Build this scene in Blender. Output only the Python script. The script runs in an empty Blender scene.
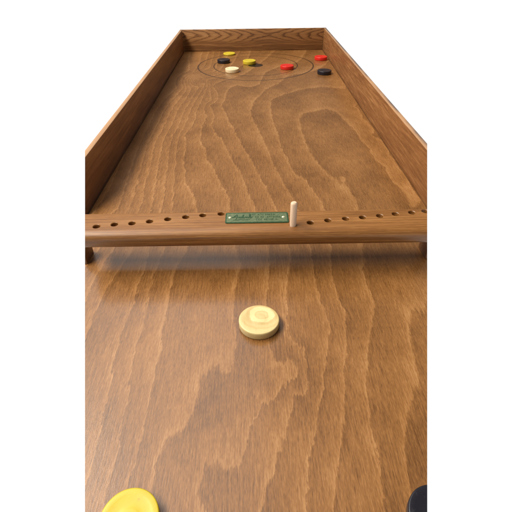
import bpy, bmesh, math, random
import numpy as np
from mathutils import Vector, Matrix

random.seed(7)
scene = bpy.context.scene
COL = scene.collection

# ------------------------------------------------------------------ real sizes (metres)
HALF_W = 0.25          # half the inner width of the box
LENGTH = 1.663         # inner face of the end rail
RAIL_H = 0.0688        # rail height above the playing surface
RAIL_T = 0.0085        # rail thickness
BOARD_T = 0.012        # thickness of the plywood playing surface
COUNTER_R, COUNTER_H = 0.0207, 0.0087
RING_C = (0.0059, 1.4377)
CAM = Vector((-0.0058, 0.0, 0.3176))

# the two sawn edges along which the board tapers towards the player
SAW_L = (CAM, Vector((0.9273, 0.2908, -0.2357)))
SAW_R = (CAM, Vector((0.9251, -0.3121, 0.2161)))


# ------------------------------------------------------------------ object helpers
def tag(o, label=None, cat=None, group=None, kind=None):
    if label: o['label'] = label
    if cat: o['category'] = cat
    if group: o['group'] = group
    if kind: o['kind'] = kind
    return o


def link(name, bm, mat, parent=None, smooth=True, angle=35):
    me = bpy.data.meshes.new(name)
    bm.normal_update()
    bm.to_mesh(me)
    bm.free()
    o = bpy.data.objects.new(name, me)
    COL.objects.link(o)
    if mat: me.materials.append(mat)
    if parent: o.parent = parent
    if smooth:
        for p in me.polygons: p.use_smooth = True
        me.set_sharp_from_angle(angle=math.radians(angle))
    return o


def empty(name, loc):
    o = bpy.data.objects.new(name, None)
    o.empty_display_size = 0.02
    COL.objects.link(o)
    o.location = loc
    return o


def saw(bm, left=True, right=True):
    """cut the board's edges and close the sawn faces"""
    for use, (co, no), outer in ((left, SAW_L, False), (right, SAW_R, True)):
        if not use: continue
        g = bm.verts[:] + bm.edges[:] + bm.faces[:]
        r = bmesh.ops.bisect_plane(bm, geom=g, plane_co=co, plane_no=no,
                                   clear_outer=outer, clear_inner=not outer)
        eds = [e for e in r['geom_cut'] if isinstance(e, bmesh.types.BMEdge) and e.is_boundary]
        if eds:
            bmesh.ops.holes_fill(bm, edges=eds, sides=0)


def box(bm, x0, x1, y0, y1, z0, z1, bevel=0.0, seg=2):
    m = Matrix.Translation(((x0 + x1) / 2, (y0 + y1) / 2, (z0 + z1) / 2)) @ Matrix.Diagonal((x1 - x0, y1 - y0, z1 - z0, 1))
    r = bmesh.ops.create_cube(bm, size=1, matrix=m)
    if bevel:
        es = list({e for v in r['verts'] for e in v.link_edges})
        bmesh.ops.bevel(bm, geom=es, offset=bevel, segments=seg, affect='EDGES', profile=0.5)


def lathe(bm, prof, seg=64, cx=0, cy=0, cz=0):
    rings = []
    for r, z in prof:
        if r < 1e-6:
            rings.append([bm.verts.new((cx, cy, cz + z))])
        else:
            rings.append([bm.verts.new((cx + r * math.cos(2 * math.pi * i / seg), cy + r * math.sin(2 * math.pi * i / seg), cz + z)) for i in range(seg)])
    for a, b in zip(rings, rings[1:]):
        for i in range(seg):
            j = (i + 1) % seg
            if len(a) == 1:
                bm.faces.new((a[0], b[j], b[i]))
            elif len(b) == 1:
                bm.faces.new((a[i], a[j], b[0]))
            else:
                bm.faces.new((a[i], a[j], b[j], b[i]))
    bmesh.ops.recalc_face_normals(bm, faces=bm.faces)


# ------------------------------------------------------------------ node helpers
class NT:
    def __init__(self, name):
        self.m = bpy.data.materials.new(name)
        self.m.use_nodes = True
        self.t = self.m.node_tree
        self.t.nodes.clear()
        self.out = self.t.nodes.new('ShaderNodeOutputMaterial')
        self.b = self.t.nodes.new('ShaderNodeBsdfPrincipled')
        self.t.links.new(self.b.outputs[0], self.out.inputs[0])

    def n(self, typ, **kw):
        nd = self.t.nodes.new(typ)
        for k, v in kw.items(): setattr(nd, k, v)
        return nd

    def set(self, sock, v):
        if hasattr(v, 'is_output'): self.t.links.new(v, sock)
        else: sock.default_value = v

    def math(self, op, a, b=None, c=None, clamp=False):
        nd = self.n('ShaderNodeMath', operation=op, use_clamp=clamp)
        for i, v in enumerate((a, b, c)):
            if v is not None: self.set(nd.inputs[i], v)
        return nd.outputs[0]

    def coords(self, scale=(1, 1, 1), rot=(0, 0, 0), loc=(0, 0, 0)):
        tc = self.n('ShaderNodeTexCoord')
        mp = self.n('ShaderNodeMapping')
        mp.inputs['Scale'].default_value = scale
        mp.inputs['Rotation'].default_value = rot
        mp.inputs['Location'].default_value = loc
        self.t.links.new(tc.outputs['Object'], mp.inputs[0])
        return mp.outputs[0]

    def noise(self, vec, scale=1.0, detail=4, rough=0.55, dist=0.0):
        nd = self.n('ShaderNodeTexNoise')
        self.t.links.new(vec, nd.inputs['Vector'])
        nd.inputs['Scale'].default_value = scale
        nd.inputs['Detail'].default_value = detail
        nd.inputs['Roughness'].default_value = rough
        nd.inputs['Distortion'].default_value = dist
        return nd.outputs['Fac']

    def ramp(self, fac, stops, interp='LINEAR'):
        nd = self.n('ShaderNodeValToRGB')
        cr = nd.color_ramp
        cr.interpolation = interp
        while len(cr.elements) > 1: cr.elements.remove(cr.elements[-1])
        for i, (p, c) in enumerate(stops):
            e = cr.elements[0] if i == 0 else cr.elements.new(p)
            e.position = p
            e.color = (c, c, c, 1) if isinstance(c, (int, float)) else (*c, 1)
        self.t.links.new(fac, nd.inputs[0])
        return nd.outputs[0]

    def mix(self, fac, a, b, mode='MIX'):
        nd = self.n('ShaderNodeMix', data_type='RGBA', blend_type=mode)
        self.set(nd.inputs[0], fac)
        for s, v in ((nd.inputs[6], a), (nd.inputs[7], b)):
            if hasattr(v, 'is_output'): self.t.links.new(v, s)
            else: s.default_value = (*v, 1)
        return nd.outputs[2]

    def scale_col(self, col, f):
        """multiply a colour by a scalar socket"""
        nd = self.n('ShaderNodeMix', data_type='RGBA', blend_type='MULTIPLY')
        nd.inputs[0].default_value = 1
        self.t.links.new(col, nd.inputs[6])
        self.t.links.new(f, nd.inputs[7])
        return nd.outputs[2]

    def xyz(self):
        tc = self.n('ShaderNodeTexCoord')
        s = self.n('ShaderNodeSeparateXYZ')
        self.t.links.new(tc.outputs['Object'], s.inputs[0])
        return s.outputs

    def bump(self, h, strength, dist=0.001):
        nd = self.n('ShaderNodeBump')
        nd.inputs['Strength'].default_value = strength
        nd.inputs['Distance'].default_value = dist
        self.t.links.new(h, nd.inputs['Height'])
        self.t.links.new(nd.outputs[0], self.b.inputs['Normal'])

    def finish(self, col, rough=0.4, spec=0.5, coat=0.0, coat_rough=0.2):
        self.set(self.b.inputs['Base Color'], col if hasattr(col, 'is_output') else (*col, 1))
        self.set(self.b.inputs['Roughness'], rough)
        self.b.inputs['Specular IOR Level'].default_value = spec
        self.b.inputs['Coat Weight'].default_value = coat
        self.b.inputs['Coat Roughness'].default_value = coat_rough
        return self.m


# ------------------------------------------------------------------ materials
def mat_floor():
    """rotary-cut stained plywood: stepped flame figure + fine pores, ring lines and bull's-eye inked on top"""
    t = NT('stained_plywood')
    H = t.n('ShaderNodeAttribute', attribute_name='grain').outputs['Fac']
    GX = t.n('ShaderNodeAttribute', attribute_name='grain_gx').outputs['Fac']
    GY = t.n('ShaderNodeAttribute', attribute_name='grain_gy').outputs['Fac']
    # the fibres tear the ring edges mostly along the grain, a little across it
    streak = t.noise(t.coords((430, 14, 1)), 1.0, 4, 0.7)
    wob = t.noise(t.coords((45, 16, 1), loc=(3, 7, 0)), 1.0, 4, 0.6)
    dyn = t.math('MULTIPLY_ADD', streak, 0.036, -0.018)
    dyn = t.math('ADD', dyn, t.math('MULTIPLY_ADD', wob, 0.030, -0.015))
    wx = t.noise(t.coords((90, 45, 1), loc=(1, 5, 0)), 1.0, 4, 0.65)
    dxn = t.math('ADD', t.math('MULTIPLY_ADD', streak, 0.006, -0.003), t.math('MULTIPLY_ADD', wx, 0.012, -0.006))
    Hj = t.math('ADD', H, t.math('ADD', t.math('MULTIPLY', GY, dyn), t.math('MULTIPLY', GX, dxn)))
    s = t.math('FRACT', Hj)
    band = t.ramp(s, [(0.0, 0.50), (0.025, 0.34), (0.25, 0.40), (0.65, 0.52), (0.88, 0.68), (0.965, 0.88), (1.0, 0.80)])
    s2 = t.math('FRACT', t.math('MULTIPLY_ADD', Hj, 3.0, t.math('MULTIPLY', wob, 1.8)))
    sub = t.ramp(s2, [(0.0, 0.40), (0.8, 0.52), (0.95, 0.66), (1.0, 0.45)])
    fine = t.noise(t.coords((700, 42, 1), loc=(1, 2, 0)), 1.0, 5, 0.70)
    pores = t.noise(t.coords((1400, 230, 1), loc=(5, 1, 0)), 1.0, 3, 0.6)
    blot = t.noise(t.coords((16, 9, 1), loc=(9, 4, 0)), 1.0, 4, 0.6)
    v = t.math('ADD', t.math('MULTIPLY', band, 0.36), t.math('MULTIPLY', sub, 0.17))
    v = t.math('ADD', v, t.math('MULTIPLY_ADD', fine, 0.66, -0.18))
    v = t.math('ADD', v, t.math('MULTIPLY_ADD', blot, 0.42, -0.19))
    v = t.math('ADD', v, t.math('MULTIPLY_ADD', pores, 0.44, -0.22))
    # short dark vessel lines and a few pale rubbed slide marks
    ves = t.ramp(t.noise(t.coords((1500, 75, 1), loc=(2, 9, 0)), 1.0, 2, 0.5), [(0.60, 0.0), (0.70, 1.0)])
    v = t.math('SUBTRACT', v, t.math('MULTIPLY', ves, 0.16))
    sl = t.ramp(t.noise(t.coords((420, 2.2, 1), rot=(0, 0, 0.06), loc=(2, 9, 0)), 1.0, 1, 0.4), [(0.735, 0.0), (0.765, 1.0)])
    v = t.math('ADD', v, t.math('MULTIPLY', sl, 0.10))
    v = t.math('MULTIPLY_ADD', v, 1.15, -0.05)
    col = t.ramp(v, [(0.08, (0.075, 0.029, 0.007)), (0.30, (0.152, 0.066, 0.019)), (0.52, (0.254, 0.114, 0.033)), (0.72, (0.350, 0.176, 0.064)), (0.95, (0.50, 0.29, 0.12))])
    # inked target: two rings and the bull's-eye
    o = t.xyz()
    dx = t.math('SUBTRACT', o[0], RING_C[0]); dy = t.math('SUBTRACT', o[1], RING_C[1])
    d = t.math('SQRT', t.math('ADD', t.math('MULTIPLY', dx, dx), t.math('MULTIPLY', dy, dy)))
    ink = None
    for r, w in ((0.1327, 0.0018), (0.1826, 0.0022)):
        a = t.math('LESS_THAN', t.math('ABSOLUTE', t.math('SUBTRACT', d, r)), w)
        ink = a if ink is None else t.math('MAXIMUM', ink, a)
    ink = t.math('MULTIPLY', ink, t.math('MULTIPLY_ADD', fine, 0.5, 0.60), clamp=True)
    dot = t.math('LESS_THAN', d, 0.0235)
    col = t.mix(ink, col, (0.022, 0.010, 0.006))
    col = t.mix(dot, col, (0.010, 0.007, 0.006))
    t.bump(t.math('ADD', fine, pores), 0.22, 0.0004)
    rough = t.math('ADD', t.math('MULTIPLY_ADD', fine, 0.16, 0.20), t.math('MULTIPLY_ADD', blot, 0.20, -0.06))
    return t.finish(col, rough, 0.5, 0.25, 0.15)


def mat_wood(name, dark, mid, light, grain_axis, lengthwise=14, cross=260, rough=0.38, blot_amp=0.45, fine_amp=0.5, seed=0, ring=0.0, scuff=False, edge=False):
    t = NT(name)
    sc = [cross, cross, cross]
    sc[grain_axis] = lengthwise
    fine = t.noise(t.coords(sc, loc=(seed, seed * 2, 3)), 1.0, 5, 0.62)
    sc2 = [42, 42, 42]; sc2[grain_axis] = 7
    blot = t.noise(t.coords(sc2, loc=(seed + 4, 2, seed)), 1.0, 4, 0.55, 0.4)
    sc3 = [900, 900, 900]; sc3[grain_axis] = 90
    pore = t.noise(t.coords(sc3, loc=(seed, 1, 1)), 1.0, 2, 0.5)
    v = t.math('MULTIPLY_ADD', fine, fine_amp, 0.5 - fine_amp / 2)
    v = t.math('ADD', v, t.math('MULTIPLY_ADD', blot, blot_amp, -blot_amp / 2))
    v = t.math('ADD', v, t.math('MULTIPLY_ADD', pore, 0.24, -0.12))
    if ring:
        sr = t.math('FRACT', t.math('MULTIPLY', blot, ring))
        v = t.math('ADD', v, t.ramp(sr, [(0.0, -0.0), (0.7, 0.02), (0.93, 0.12), (1.0, 0.0)]))
    col = t.ramp(v, [(0.2, dark), (0.5, mid), (0.8, light)])
    if edge:    # paler colour mixed in unevenly along the top edge
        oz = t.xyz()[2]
        pale_top = t.math('MULTIPLY', t.math('GREATER_THAN', oz, RAIL_H - 0.0010), t.math('MULTIPLY_ADD', blot, 0.6, 0.35), clamp=True)
        col = t.mix(pale_top, col, (0.52, 0.32, 0.18))
    if scuff:   # worn, dirty patches on the top edge
        o = t.xyz()
        top = t.math('GREATER_THAN', o[2], RAIL_H - 0.0012)
        side = t.ramp(t.math('MULTIPLY_ADD', fine, 0.004, o[0]), [(HALF_W + 0.0050, 0.0), (HALF_W + 0.0080, 1.0)])
        pn = t.ramp(t.noise(t.coords((1, 5.5, 1), loc=(0, 0.35, 0)), 1.0, 3, 0.6), [(0.44, 0.0), (0.56, 1.0)])
        col = t.mix(t.math('MULTIPLY', t.math('MULTIPLY', top, pn), side), col, (0.12, 0.095, 0.09))
    t.bump(t.math('ADD', fine, pore), 0.18, 0.0004)
    return t.finish(col, rough, 0.5)


def mat_end_rail():
    """plain-sawn softwood: bold cathedral figure, tips meeting near the middle"""
    t = NT('flame_grained_rail_wood')
    o = t.xyz()
    wob = t.noise(t.coords((9, 1, 40), loc=(2, 0, 6)), 1.0, 3, 0.55)
    x = t.math('SUBTRACT', o[0], 0.055)
    ax = t.math('SQRT', t.math('ADD', t.math('MULTIPLY', x, x), 0.00048))
    dz = t.math('SUBTRACT', o[2], 0.0505)
    az = t.math('SQRT', t.math('ADD', t.math('MULTIPLY', dz, dz), 0.000012))
    H = t.math('SUBTRACT', t.math('MULTIPLY', ax, 26.0), t.math('MULTIPLY', az, 38.0))
    H = t.math('SUBTRACT', H, t.math('MULTIPLY', t.math('MULTIPLY', dz, dz), 1800.0))
    H = t.math('ADD', H, t.math('MULTIPLY', wob, 2.2))
    jit = t.noise(t.coords((40, 1, 700)), 1.0, 3, 0.6)
    H = t.math('ADD', H, t.math('MULTIPLY', jit, 0.5))
    s = t.math('FRACT', H)
    band = t.ramp(s, [(0.0, 0.66), (0.40, 0.76), (0.68, 0.60), (0.85, 0.18), (0.93, 0.10), (1.0, 0.62)])
    up = t.ramp(t.math('ADD', o[2], t.math('MULTIPLY', wob, 0.012)), [(0.030, 0.0), (0.046, 1.0)])
    low = t.ramp(t.math('FRACT', t.math('ADD', t.math('MULTIPLY', o[2], 62.0), t.math('MULTIPLY', wob, 1.4))), [(0.0, 0.48), (0.75, 0.36), (0.9, 0.75), (1.0, 0.5)])
    band = t.mix(up, low, band)
    fine = t.noise(t.coords((20, 1, 800)), 1.0, 4, 0.6)
    blot = t.noise(t.coords((10, 1, 30), loc=(7, 1, 1)), 1.0, 2, 0.5)
    v = t.math('ADD', t.math('MULTIPLY', band, 0.62), t.math('MULTIPLY_ADD', fine, 0.5, -0.13))
    v = t.math('ADD', v, t.math('MULTIPLY_ADD', blot, 0.3, -0.15))
    col = t.ramp(v, [(0.05, (0.055, 0.020, 0.007)), (0.33, (0.155, 0.064, 0.020)), (0.58, (0.29, 0.135, 0.046)), (0.85, (0.46, 0.25, 0.10))])
    t.bump(fine, 0.15, 0.0004)
    return t.finish(col, 0.42, 0.5)


def mat_paint(name, col, rough=0.3, var=0.10):
    t = NT(name)
    n = t.noise(t.coords((90, 90, 90)), 1.0, 4, 0.6)
    f = t.noise(t.coords((60, 700, 200)), 1.0, 3, 0.6)
    k = t.math('ADD', t.math('MULTIPLY_ADD', n, var * 2, 1 - var), t.math('MULTIPLY_ADD', f, var, -var / 2))
    rgb = t.n('ShaderNodeRGB'); rgb.outputs[0].default_value = (*col, 1)
    c = t.scale_col(rgb.outputs[0], k)
    chip = t.ramp(t.noise(t.coords((260, 180, 260), loc=(4, 4, 2)), 1.0, 4, 0.7), [(0.61, 0.0), (0.66, 1.0)])
    c = t.mix(t.math('MULTIPLY', chip, 0.38), c, tuple(0.55 * q + 0.03 for q in col))
    t.bump(t.math('ADD', n, f), 0.12, 0.0004)
    return t.finish(c, t.math('MULTIPLY_ADD', n, 0.15, rough - 0.07), 0.5)


def mat_pale_wood(name, pale, ringc):
    """unpainted counter: closed growth-ring loops off the middle"""
    t = NT(name)
    o = t.xyz()
    wob = t.noise(t.coords((60, 60, 1)), 1.0, 3, 0.6)
    dx = t.math('SUBTRACT', o[0], 0.0028); dy = t.math('MULTIPLY', t.math('SUBTRACT', o[1], 0.0062), 1.1)
    d = t.math('SQRT', t.math('ADD', t.math('MULTIPLY', dx, dx), t.math('MULTIPLY', dy, dy)))
    d = t.math('ADD', t.math('MULTIPLY', d, 27.0), t.math('MULTIPLY_ADD', wob, 0.24, -0.12))
    band = t.ramp(d, [(0.0, 0.42), (0.13, 0.50), (0.17, 0.15), (0.19, 0.80), (0.34, 0.85), (0.360, 0.20), (0.41, 0.12), (0.50, 0.42), (0.58, 0.25), (0.62, 0.55), (0.80, 0.50), (0.83, 0.25), (0.86, 0.5)])
    fine = t.noise(t.coords((900, 120, 300)), 1.0, 3, 0.6)
    v = t.math('ADD', band, t.math('MULTIPLY_ADD', fine, 0.5, -0.25))
    col = t.ramp(v, [(0.0, ringc), (0.75, pale)])
    t.bump(fine, 0.12, 0.0003)
    return t.finish(col, 0.36, 0.5)


def mat_metal_plate(name, a, b, rough):
    t = NT(name)
    n = t.noise(t.coords((300, 500, 1)), 1.0, 4, 0.65)
    col = t.mix(t.ramp(n, [(0.35, 0.0), (0.65, 1.0)]), a, b)
    t.b.inputs['Metallic'].default_value = 0.25
    return t.finish(col, rough, 0.5)


M_FLOOR = mat_floor()
RAIL_COL = ((0.110, 0.040, 0.013), (0.235, 0.098, 0.031), (0.40, 0.195, 0.075))
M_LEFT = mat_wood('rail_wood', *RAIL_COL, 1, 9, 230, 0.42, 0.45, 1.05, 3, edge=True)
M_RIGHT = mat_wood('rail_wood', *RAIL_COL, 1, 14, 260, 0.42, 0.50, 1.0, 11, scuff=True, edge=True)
M_END = mat_end_rail()
M_BAR = mat_wood('oiled_bar_wood', (0.078, 0.026, 0.006), (0.215, 0.089, 0.021), (0.42, 0.205, 0.068), 0, 9, 620, 0.40, 0.35, 0.75, 21)
M_FOOT = mat_wood('spacer_wood', (0.085, 0.032, 0.010), (0.19, 0.080, 0.026), (0.30, 0.145, 0.055), 0, 20, 300, 0.5, 0.4, 0.4, 5)
M_PEG = mat_wood('peg_wood', (0.48, 0.31, 0.20), (0.66, 0.48, 0.34), (0.78, 0.62, 0.48), 2, 60, 900, 0.45, 0.25, 0.4, 31)
M_YELLOW = mat_paint('yellow_paint', (0.53, 0.41, 0.020), 0.40)
M_RED = mat_paint('red_paint', (0.60, 0.018, 0.012), 0.28)
M_BLACK = mat_paint('black_paint', (0.010, 0.010, 0.016), 0.30)
M_NATURAL = mat_pale_wood('pale_counter_wood', (0.66, 0.54, 0.27), (0.49, 0.35, 0.14))
M_IVORY = mat_pale_wood('ivory_counter_wood', (0.82, 0.70, 0.46), (0.66, 0.52, 0.30))
M_PLATE = mat_metal_plate('green_plate_enamel', (0.014, 0.050, 0.020), (0.030, 0.085, 0.034), 0.38)
M_PANEL = mat_metal_plate('pale_plate_field', (0.075, 0.115, 0.058), (0.155, 0.195, 0.105), 0.36)
M_SCREW = mat_metal_plate('screw_brass', (0.55, 0.55, 0.36), (0.75, 0.74, 0.55), 0.3)

# ------------------------------------------------------------------ the grain field of the playing surface
# growth-ring contours of the rotary-cut veneer: ring number -> points (x, y) in pixels of the survey photo, laid on the board plane
F_ = Vector((0.0027, 0.8003, -0.5996)); R_ = Vector((0.9999, -0.0114, -0.0107)); U_ = Vector((0.0154, 0.5995, 0.8002))
FOCAL = 420.76


def on_board(u, v):
    d = F_ * FOCAL + R_ * (u - 256) - U_ * (v - 256)
    t = -CAM.z / d.z
    return CAM.x + d.x * t, d.y * t


S = 2.994
CONTOURS = [
    # far half: crops at (85,60) and (256,60)
    (-5, 85, 60, [(100, 440), (165, 250), (215, 150)]),
    (-4, 85, 60, [(135, 440), (188, 250), (245, 140)]),
    (-3, 85, 60, [(165, 440), (210, 250), (265, 140)]),
    (-2, 85, 60, [(200, 440), (232, 250), (285, 140), (312, 100)]),
    (-1, 85, 60, [(230, 440), (255, 260), (305, 140), (340, 80)]),
    (0, 85, 60, [(262, 440), (275, 260), (318, 145), (345, 100), (358, 70)]),
    (1, 85, 60, [(335, 450), (325, 400), (300, 365), (293, 300), (302, 220), (332, 160), (354, 110), (368, 75)]),
    (2, 85, 60, [(435, 450), (430, 410), (390, 330), (362, 270), (350, 210), (365, 170), (380, 120), (375, 90), (365, 68)]),
    (3, 180, 70, [(200, 340), (180, 300), (135, 235), (130, 150), (140, 70), (75, 40)], 4.267),
    (3, 85, 60, [(508, 440), (470, 350), (440, 295)]),
    (4, 180, 70, [(270, 330), (240, 280), (210, 215), (178, 150), (195, 105), (240, 66), (300, 75), (340, 60), (365, 10)], 4.267),
    (4, 256, 60, [(-10, 310), (40, 400), (58, 440)]),
    (5, 180, 70, [(370, 330), (330, 245), (305, 190), (310, 150), (340, 110), (370, 80), (420, 60), (460, 25)], 4.267),
    (5, 256, 60, [(40, 275), (75, 350), (110, 420), (120, 440)]),
    (6, 256, 60, [(45, 122), (50, 180), (75, 260), (110, 335), (150, 362), (170, 390), (200, 430)]),
    (6, 256, 60, [(55, 115), (80, 105), (140, 88), (200, 80), (268, 84)]),
    (7, 256, 60, [(130, 180), (140, 162), (170, 155), (210, 148), (240, 155), (265, 180), (300, 215), (340, 265), (385, 320), (430, 380), (470, 440)]),
    (7, 256, 60, [(133, 190), (145, 230), (170, 290), (215, 342), (250, 372), (265, 350), (280, 385), (300, 425)]),
    (6.55, 256, 60, [(285, 150), (330, 215), (390, 290), (440, 350)]),
    (7.55, 256, 60, [(190, 195), (215, 230), (250, 280), (300, 345), (350, 415)]),
    (7.02, 256, 60, [(300, 140), (320, 172), (350, 225), (400, 285), (460, 365), (500, 420)]),
    # near half: crops at (85,240), (256,240), (85,370), (256,370)
    (-3, 85, 240, [(70, 50), (30, 120), (0, 180)]),
    (-2, 85, 240, [(130, 50), (60, 150), (25, 230), (0, 300)]),
    (-1, 85, 240, [(178, 85), (150, 170), (125, 240), (100, 310), (85, 380), (75, 440)]),
    (-1, 85, 370, [(60, 110), (40, 200), (20, 300)]),
    (0, 85, 240, [(205, 105), (180, 230), (150, 330), (135, 430)]),
    (0, 85, 370, [(120, 130), (95, 240), (70, 340)]),
    (1, 85, 240, [(270, 90), (255, 150), (240, 230), (225, 320), (205, 430)]),
    (1, 85, 370, [(190, 110), (165, 220), (130, 340)]),
    (2, 85, 240, [(465, 80), (450, 150), (446, 200), (455, 290), (445, 350), (430, 400), (405, 378), (375, 385), (355, 405), (340, 440)]),
    (2, 85, 370, [(345, 20), (330, 100), (300, 170), (270, 205), (240, 217), (222, 255), (200, 350)]),
    (3, 256, 240, [(40, 60), (35, 130), (30, 190), (38, 290)]),
    (3, 260, 330, [(45, 60), (80, 160), (130, 162), (168, 158), (190, 230), (130, 270), (80, 340), (0, 400)], 5.12),
    (3, 256, 370, [(15, 115), (0, 140)]),
    (3, 85, 370, [(512, 150), (485, 220), (465, 285), (445, 300), (415, 288), (385, 275), (360, 290), (340, 380)]),
    (4, 256, 240, [(105, 50), (95, 120), (90, 180), (95, 260)]),
    (4, 260, 330, [(145, 20), (175, 70), (215, 100), (240, 200), (245, 290), (210, 335), (170, 340), (160, 400), (140, 500)], 5.12),
    (4, 256, 370, [(75, 220), (60, 290), (30, 350), (15, 420)]),
    (5, 256, 240, [(170, 60), (180, 130), (205, 210), (220, 270), (208, 350), (200, 430)]),
    (5, 256, 370, [(195, 80), (180, 170), (165, 240), (150, 320), (155, 420)]),
    (6, 256, 240, [(225, 80), (235, 140), (265, 220), (270, 300), (265, 400)]),
    (6, 256, 370, [(265, 80), (265, 150), (255, 230), (240, 330), (235, 420)]),
    (7, 256, 240, [(320, 80), (335, 140), (355, 190), (350, 250), (335, 330), (330, 440)]),
    (7, 256, 370, [(330, 50), (340, 120), (355, 220), (370, 290), (385, 400)]),
    (8, 256, 240, [(505, 210), (470, 216), (460, 250), (465, 320), (480, 380), (490, 440)]),
    (8, 256, 370, [(480, 60), (455, 150), (445, 240), (455, 330), (470, 400)]),
]


def grain_field():
    P, L = [], []
    for lev, ox, oy, pts, *rest in CONTOURS:
        sc = rest[0] if rest else S
        dense = []
        for a, b in zip(pts, pts[1:]):
            n = max(1, int(math.hypot(b[0] - a[0], b[1] - a[1]) / 45))
            for i in range(n):
                dense.append((a[0] + (b[0] - a[0]) * i / n, a[1] + (b[1] - a[1]) * i / n))
        dense.append(pts[-1])
        for c in dense:
            P.append(on_board(ox + c[0] / sc, oy + c[1] / sc)); L.append(lev)
    # outside the surveyed area the rings simply run on along the board
    for y in (0.02, 0.06):
        for x, l in ((-0.16, -2), (-0.10, 0), (-0.05, 2), (0.0, 4), (0.05, 5.5), (0.12, 8)):
            P.append((x, y)); L.append(l)
    for y, row in ((1.2, ((-0.25, -6), (-0.20, -4.6))), (1.36, ((-0.25, -5.8), (-0.19, -4.6), (-0.13, -1.4))),
                   (1.5, ((-0.25, -5.6), (-0.18, -4.2), (-0.12, -1.0), (0.0, 2.4), (0.12, 3.6), (0.25, 5))),
                   (1.66, ((-0.25, -5.5), (-0.18, -4), (-0.12, -1.0), (0.0, 2.2), (0.12, 3.4), (0.25, 4.6)))):
        for x, l in row:
            P.append((x, y)); L.append(l)
    P = np.array(P) * np.array([1.0, 0.42]); L = np.array(L, float)

    def phi(a, b):
        d2 = ((a[:, None, :] - b[None, :, :]) ** 2).sum(-1)
        return np.sqrt(d2 + 1e-6)
    n = len(P)
    A = np.zeros((n + 3, n + 3))
    A[:n, :n] = -phi(P, P) - np.eye(n) * 0.0006
    Q = np.hstack([np.ones((n, 1)), P])
    A[:n, n:] = Q; A[n:, :n] = Q.T
    w = np.linalg.solve(A, np.concatenate([L, np.zeros(3)]))

    def f(xy):
        xy = np.asarray(xy) * np.array([1.0, 0.42])
        out = np.zeros(len(xy))
        for i in range(0, len(xy), 4000):
            c = xy[i:i + 4000]
            out[i:i + 4000] = -phi(c, P) @ w[:n] + w[n] + c @ w[n + 1:]
        return out
    return f


GRAIN = grain_field()

# ------------------------------------------------------------------ the board
board = empty('game_board', (0, 0.85, -BOARD_T))
tag(board, 'long brown wooden game board with low rails, inked rings and a holed cross bar', 'game board')
INV = Matrix.Translation((0, -0.85, BOARD_T))


def part(name, bm, mat, parent=board, **kw):
    """world-space mesh under a board part: the root sits at the board's base"""
    o = link(name, bm, mat, None, **kw)
    o.parent = parent
    o.matrix_parent_inverse = INV if parent is board else Matrix.Identity(4)
    return o


# playing surface: a fine grid so that the grain field stays sharp
bm = bmesh.new()
NX, NY = 150, 500
XS = [-HALF_W + 0.0002, -HALF_W + 0.0015] + [-0.2480 + 0.4960 * i / NX for i in range(NX + 1)] + [HALF_W - 0.0015, HALF_W - 0.0002]
YS = [0.03 + (LENGTH - 0.035) * j / NY for j in range(NY + 1)] + [LENGTH - 0.0012, LENGTH + 0.0008]
NX, NY = len(XS) - 1, len(YS) - 1


def groove(i, j):
    """a shallow dark groove where the plywood meets the rails"""
    return -0.0045 if i < 2 or i > NX - 2 or j > NY - 2 else 0.0


grid = [[bm.verts.new((XS[i], YS[j], groove(i, j))) for i in range(NX + 1)] for j in range(NY + 1)]
for j in range(NY):
    for i in range(NX):
        bm.faces.new((grid[j][i], grid[j][i + 1], grid[j + 1][i + 1], grid[j + 1][i]))
saw(bm)
edges = [e for e in bm.edges if e.is_boundary]
r = bmesh.ops.extrude_edge_only(bm, edges=edges)
low = [v for v in r['geom'] if isinstance(v, bmesh.types.BMVert)]
for v in low: v.co.z = -BOARD_T
lowe = [e for e in r['geom'] if isinstance(e, bmesh.types.BMEdge) and e.is_boundary]
bmesh.ops.holes_fill(bm, edges=lowe, sides=0)
bmesh.ops.recalc_face_normals(bm, faces=bm.faces)
surf = part('playing_surface', bm, M_FLOOR, angle=30)
me = surf.data
for p in me.polygons: p.use_smooth = False
co = np.zeros(len(me.vertices) * 3); me.vertices.foreach_get('co', co)
xy = co.reshape(-1, 3)[:, :2]
g0 = GRAIN(xy)
gx = np.clip((GRAIN(xy + [0.002, 0]) - g0) / 0.002, -70, 70)
gy = np.clip((GRAIN(xy + [0, 0.004]) - g0) / 0.004, -30, 30)
for nm, val in (('grain', g0), ('grain_gx', gx), ('grain_gy', gy)):
    att = me.attributes.new(nm, 'FLOAT', 'POINT')
    att.data.foreach_set('value', val.astype(np.float32))

# rails
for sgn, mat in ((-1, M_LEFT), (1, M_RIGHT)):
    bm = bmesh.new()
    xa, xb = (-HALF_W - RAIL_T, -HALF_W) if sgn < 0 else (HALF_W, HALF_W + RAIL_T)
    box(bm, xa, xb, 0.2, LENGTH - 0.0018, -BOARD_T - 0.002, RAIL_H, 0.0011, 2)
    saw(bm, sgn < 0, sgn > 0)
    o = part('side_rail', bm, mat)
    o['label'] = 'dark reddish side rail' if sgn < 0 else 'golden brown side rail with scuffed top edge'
bm = bmesh.new()
box(bm, -HALF_W - RAIL_T, HALF_W + RAIL_T, LENGTH + 0.001, LENGTH + 0.001 + RAIL_T, -BOARD_T - 0.002, RAIL_H + 0.0004, 0.0011, 2)
part('end_rail', bm, M_END)

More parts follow.
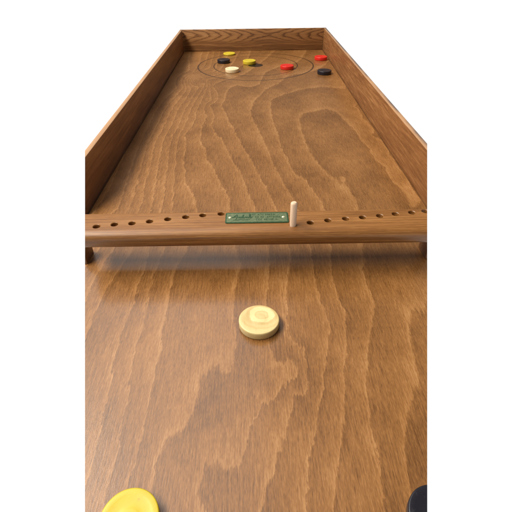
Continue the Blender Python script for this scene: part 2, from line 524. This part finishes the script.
# cross bar: flat top, half-round front, holed
BAR_TOP, BAR_BOT, BAR_Y0, BAR_Y1 = 0.0555, 0.0335, 0.3940, 0.4412
prof = []
for cy, cz, r, a0 in ((BAR_Y1 - 0.002, BAR_BOT + 0.002, 0.002, -90), (BAR_Y1 - 0.003, BAR_TOP - 0.003, 0.003, 0),
                      (BAR_Y0 + 0.010, BAR_TOP - 0.0095, 0.0095, 90), (BAR_Y0 + 0.010, BAR_BOT + 0.0085, 0.0085, 180)):
    for k in range(0, 8):
        a = math.radians(a0 + 90 * k / 7)
        prof.append((cy + r * math.cos(a) * (1.05 if a0 >= 90 else 1), cz + r * math.sin(a)))
bm = bmesh.new()
fr = []
for x in (-0.30, 0.30):
    fr.append([bm.verts.new((x, y, z)) for y, z in prof])
n = len(prof)
for i in range(n):
    j = (i + 1) % n
    bm.faces.new((fr[0][i], fr[0][j], fr[1][j], fr[1][i]))
bm.faces.new(fr[0]); bm.faces.new(fr[1][::-1])
saw(bm)
bmesh.ops.recalc_face_normals(bm, faces=bm.faces)
bar = part('cross_bar', bm, M_BAR, angle=40)
HOLES = [(-0.1882, 0.4116), (-0.1685, 0.4155), (-0.1485, 0.4174), (-0.1286, 0.4210), (-0.1080, 0.4255), (-0.0873, 0.4296), (-0.0672, 0.4330), (-0.0455, 0.4358),
         (0.0386, 0.4082), (0.0592, 0.4130), (0.0802, 0.4172), (0.1015, 0.4203), (0.1219, 0.4226), (0.1428, 0.4255), (0.1624, 0.4290), (0.1828, 0.4318), (0.1996, 0.4345)]
HOLE_R = 0.0041
bm = bmesh.new()
for x, y in HOLES:
    bmesh.ops.create_cone(bm, cap_ends=True, segments=28, radius1=HOLE_R * 0.98, radius2=HOLE_R, depth=0.012, matrix=Matrix.Translation((x, y, BAR_TOP - 0.0045)))
    # a slight countersink
    bmesh.ops.create_cone(bm, cap_ends=True, segments=28, radius1=HOLE_R * 0.9, radius2=HOLE_R + 0.0012, depth=0.0016, matrix=Matrix.Translation((x, y, BAR_TOP - 0.0002)))
cut = link('drill', bm, None)
md = bar.modifiers.new('holes', 'BOOLEAN'); md.operation = 'DIFFERENCE'; md.object = cut; md.solver = 'EXACT'; md.use_self = True
bpy.context.view_layer.update()
dg = bpy.context.evaluated_depsgraph_get()
# the cutter lives in world space, so bring the bar's local frame to world first
newme = bpy.data.meshes.new_from_object(bar.evaluated_get(dg))
bar.modifiers.clear()
old = bar.data; bar.data = newme; bpy.data.meshes.remove(old); newme.name = 'cross_bar'
cm = cut.data; bpy.data.objects.remove(cut); bpy.data.meshes.remove(cm)
for p in newme.polygons: p.use_smooth = True
newme.set_sharp_from_angle(angle=math.radians(40))

# low spacer feet that carry the bar above the board
for x0, x1 in ((-0.26, -0.2125), (0.2045, 0.26)):
    bm = bmesh.new()
    box(bm, x0, x1, 0.412, 0.438, 0.0, BAR_BOT + 0.0003, 0.0008, 2)
    saw(bm)
    part('spacer_foot', bm, M_FOOT)

# name plate
PX0, PX1, PY0, PY1 = -0.0398, 0.0343, 0.4130, 0.4362


def rrect(x0, x1, y0, y1, r, k=6):
    pts = []
    for cx, cy, a0 in ((x1 - r, y1 - r, 0), (x0 + r, y1 - r, 90), (x0 + r, y0 + r, 180), (x1 - r, y0 + r, 270)):
        for i in range(k + 1):
            a = math.radians(a0 + 90 * i / k)
            pts.append((cx + r * math.cos(a), cy + r * math.sin(a)))
    return pts


def slab(bm, pts, z0, z1):
    lo = [bm.verts.new((x, y, z0)) for x, y in pts]
    hi = [bm.verts.new((x, y, z1)) for x, y in pts]
    bm.faces.new(hi); bm.faces.new(lo[::-1])
    for i in range(len(pts)):
        j = (i + 1) % len(pts)
        bm.faces.new((lo[i], lo[j], hi[j], hi[i]))


bm = bmesh.new()
slab(bm, rrect(PX0, PX1, PY0, PY1, 0.0022), BAR_TOP - 0.0004, BAR_TOP + 0.0008)
plate = part('name_plate', bm, M_PLATE, angle=30)
bm = bmesh.new()
slab(bm, rrect(PX0 + 0.0015, PX1 - 0.0015, PY0 + 0.0019, PY1 - 0.0019, 0.0012), BAR_TOP + 0.0006, BAR_TOP + 0.00095)
o = part('plate_field', bm, M_PANEL, plate, angle=30)
ZL = BAR_TOP + 0.00095


def stroke(bm, pts, w):
    """a flat raised stroke of lettering"""
    for (xa, ya), (xb, yb) in zip(pts, pts[1:]):
        d = Vector((xb - xa, yb - ya)); L = d.length
        if L < 1e-6: continue
        d /= L; nrm = Vector((-d.y, d.x)) * w / 2; e = d * w * 0.3
        q = [(xa - e.x + nrm.x, ya - e.y + nrm.y), (xa - e.x - nrm.x, ya - e.y - nrm.y), (xb + e.x - nrm.x, yb + e.y - nrm.y), (xb + e.x + nrm.x, yb + e.y + nrm.y)]
        slab(bm, q, ZL - 0.0002, ZL + 0.0002 + random.random() * 0.00006)


bm = bmesh.new()
# worn script on the left
xs0, yb = -0.0310, 0.4220
script = [[(0, .002), (.0025, .006), (.0045, .0085), (.0052, .0075), (.0048, .002), (.0035, -.001)], [(-.0015, .003), (.002, .0035), (.006, .004)],
          [(.0065, .001), (.0075, .0045), (.0085, .001), (.0095, .0045), (.0105, .001)], [(.0105, .001), (.012, .008), (.0128, .0085), (.012, .001), (.0135, .001)],
          [(.0135, .001), (.0148, .004), (.0158, .0015), (.0168, .004), (.0182, .001)], [(.0182, .001), (.0205, .0095), (.0212, .0095), (.020, .001), (.022, .002)],
          [(.001, -.003), (.010, -.0022), (.020, -.0026)]]
for st in script: stroke(bm, [(xs0 + x, yb + y) for x, y in st], 0.0010)
# rows of small worn capitals on the right
rl = random.Random(12)
for y, x0, x1, h in ((0.4295, -0.0120, 0.0205, 0.0028), (0.4240, -0.0110, 0.0245, 0.0028), (0.4184, -0.0035, 0.0215, 0.0026)):
    x = x0
    while x < x1:
        w = rl.uniform(0.0010, 0.0017)
        if rl.random() < 0.16:
            x += 0.0016; continue
        k = rl.randrange(4)
        if k == 0: stroke(bm, [(x, y), (x, y + h), (x + w, y + h)], 0.00048)
        elif k == 1: stroke(bm, [(x, y), (x + w / 2, y + h), (x + w, y)], 0.00048)
        elif k == 2: stroke(bm, [(x + w, y + h), (x, y + h), (x, y), (x + w, y)], 0.00048)
        else: stroke(bm, [(x, y), (x, y + h)], 0.0005); stroke(bm, [(x + w, y), (x + w, y + h)], 0.0005)
        x += w + 0.0011
part('plate_lettering', bm, M_PLATE, plate, smooth=False)
for x in (-0.0345, 0.0285):
    bm = bmesh.new()
    lathe(bm, [(0.0018, 0), (0.0018, 0.0005), (0.0012, 0.0010), (0, 0.0012)], 24, x, 0.4246, ZL - 0.0002)
    part('screw', bm, M_SCREW, plate)

# ------------------------------------------------------------------ peg in its hole
px, py = HOLES[8]
peg = bmesh.new()
pr = HOLE_R - 0.0003
zb = BAR_TOP - 0.0098
lathe(peg, [(0, 0), (pr, 0), (pr, 0.0376), (pr - 0.0004, 0.0388), (pr - 0.0013, 0.0397), (0, 0.0400)], 40)
o = link('score_peg', peg, M_PEG)
o.location = (px, py, zb)
tag(o, 'pale wooden scoring peg standing upright in the cross bar beside the green plate', 'peg')


# ------------------------------------------------------------------ counters
def counter_profile(r, h):
    return [(0, 0), (r - 0.0010, 0), (r - 0.0003, 0.0004), (r, 0.0014), (r, h - 0.0022), (r - 0.0001, h - 0.00048), (r - 0.0006, h - 0.0001), (r - 0.0012, h),
            (0.0164, h), (0.0154, h - 0.0001), (0.0140, h - 0.0003), (0.0098, h - 0.0004), (0.0074, h - 0.0004), (0.0066, h - 0.0002), (0.0058, h - 0.0001), (0, h - 0.0001)]


def counter(x, y, mat, label, rot=0.0, h=COUNTER_H, sawn=False, r=COUNTER_R):
    bm = bmesh.new()
    lathe(bm, counter_profile(r, h), 72)
    if sawn:
        bmesh.ops.translate(bm, verts=bm.verts, vec=(x, y, 0))
        saw(bm, False, True)
        bmesh.ops.translate(bm, verts=bm.verts, vec=(-x, -y, 0))
    o = link('counter', bm, mat, angle=50)
    o.location = (x, y, 0.0002)
    o.rotation_euler.z = rot
    tag(o, label, 'counter', 'round counters lying on the game board')
    return o


counter(-0.0026, 0.3049, M_NATURAL, 'pale unpainted wood counter alone on the near surface below the cross bar')
counter(-0.0930, 0.1212, M_YELLOW, 'large near yellow counter at the bottom left corner of the board', 0.6, r=0.0200)
counter(0.1150, 0.1200, M_BLACK, 'near black counter cut off at the bottom right edge of the board', 0, sawn=True, r=0.0200)
counter(-0.0977, 1.4799, M_BLACK, 'far black counter on the left of the rings, behind the ivory one', 1.0, h=0.0100)
counter(-0.0842, 1.6000, M_YELLOW, 'thin yellow counter lying at the foot of the end rail', 0.3, h=0.0052)
counter(-0.0139, 1.4606, M_YELLOW, 'yellow counter on the black bull\'s-eye in the middle of the rings', 2.0, h=0.0100)
counter(-0.0659, 1.3588, M_IVORY, 'ivory counter on the rings in front of the far black one', 0.5, h=0.0100)
counter(0.1022, 1.3867, M_RED, 'red counter lying on the inner ring, right of the yellow one', 0.2, h=0.0100)
counter(0.2223, 1.5034, M_RED, 'red counter against the right rail, outside the rings', 1.2, h=0.0100)
counter(0.2078, 1.3190, M_BLACK, 'far black counter by the right rail in front of the red one', 0.4, h=0.0100)

# ------------------------------------------------------------------ light
w = bpy.data.worlds.new('World')
scene.world = w
w.use_nodes = True
nt = w.node_tree
bg = nt.nodes['Background']
tc = nt.nodes.new('ShaderNodeTexCoord')
sp = nt.nodes.new('ShaderNodeSeparateXYZ')
cr = nt.nodes.new('ShaderNodeValToRGB')
mr = nt.nodes.new('ShaderNodeMapRange')
nt.links.new(tc.outputs['Generated'], sp.inputs[0])
nt.links.new(sp.outputs[2], mr.inputs['Value'])
mr.inputs['From Min'].default_value = -1; mr.inputs['From Max'].default_value = 1
nt.links.new(mr.outputs[0], cr.inputs[0])
e = cr.color_ramp.elements
e[0].position = 0.50; e[0].color = (1.0, 1.0, 1.0, 1)
e[1].position = 0.53; e[1].color = (0.16, 0.145, 0.13, 1)
nt.links.new(cr.outputs[0], bg.inputs['Color'])
bg.inputs['Strength'].default_value = 1.05


def area(name, loc, target, sx, sy, power, col):
    l = bpy.data.lights.new(name, 'AREA')
    l.shape = 'RECTANGLE'; l.size = sx; l.size_y = sy; l.energy = power; l.color = col
    o = bpy.data.objects.new(name, l)
    COL.objects.link(o)
    o.location = loc
    o.rotation_euler = (Vector(target) - Vector(loc)).to_track_quat('-Z', 'Y').to_euler()
    return o


area('key_lamp', (-1.55, 0.42, 2.2), (0, 0.75, 0), 2.7, 0.6, 136, (1.0, 0.93, 0.82))
area('ceiling_lamp', (-0.9, 2.0, 2.3), (-0.9, 2.0, 0), 1.9, 2.8, 46, (1.0, 0.95, 0.90))

# ------------------------------------------------------------------ camera
cam = bpy.data.cameras.new('camera')
co_ = bpy.data.objects.new('camera', cam)
COL.objects.link(co_)
yaw, pitch, roll = 3.33862688e-03, 6.43022916e-01, -1.33800992e-02
F = Vector((math.sin(yaw) * math.cos(pitch), math.cos(yaw) * math.cos(pitch), -math.sin(pitch)))
R0 = Vector((math.cos(yaw), -math.sin(yaw), 0)); U0 = R0.cross(F)
R = math.cos(roll) * R0 + math.sin(roll) * U0
U = -math.sin(roll) * R0 + math.cos(roll) * U0
m = Matrix.Identity(4)
for i in range(3):
    m[i][0] = R[i]; m[i][1] = U[i]; m[i][2] = -F[i]; m[i][3] = CAM[i]
co_.matrix_world = m
cam.sensor_fit = 'HORIZONTAL'; cam.sensor_width = 36
cam.lens = 420.7588 / 512 * 36
cam.clip_start = 0.01; cam.clip_end = 100
scene.camera = co_
scene.view_settings.view_transform = 'Standard'
scene.view_settings.look = 'None'
scene.view_settings.exposure = 0
scene.view_settings.gamma = 1
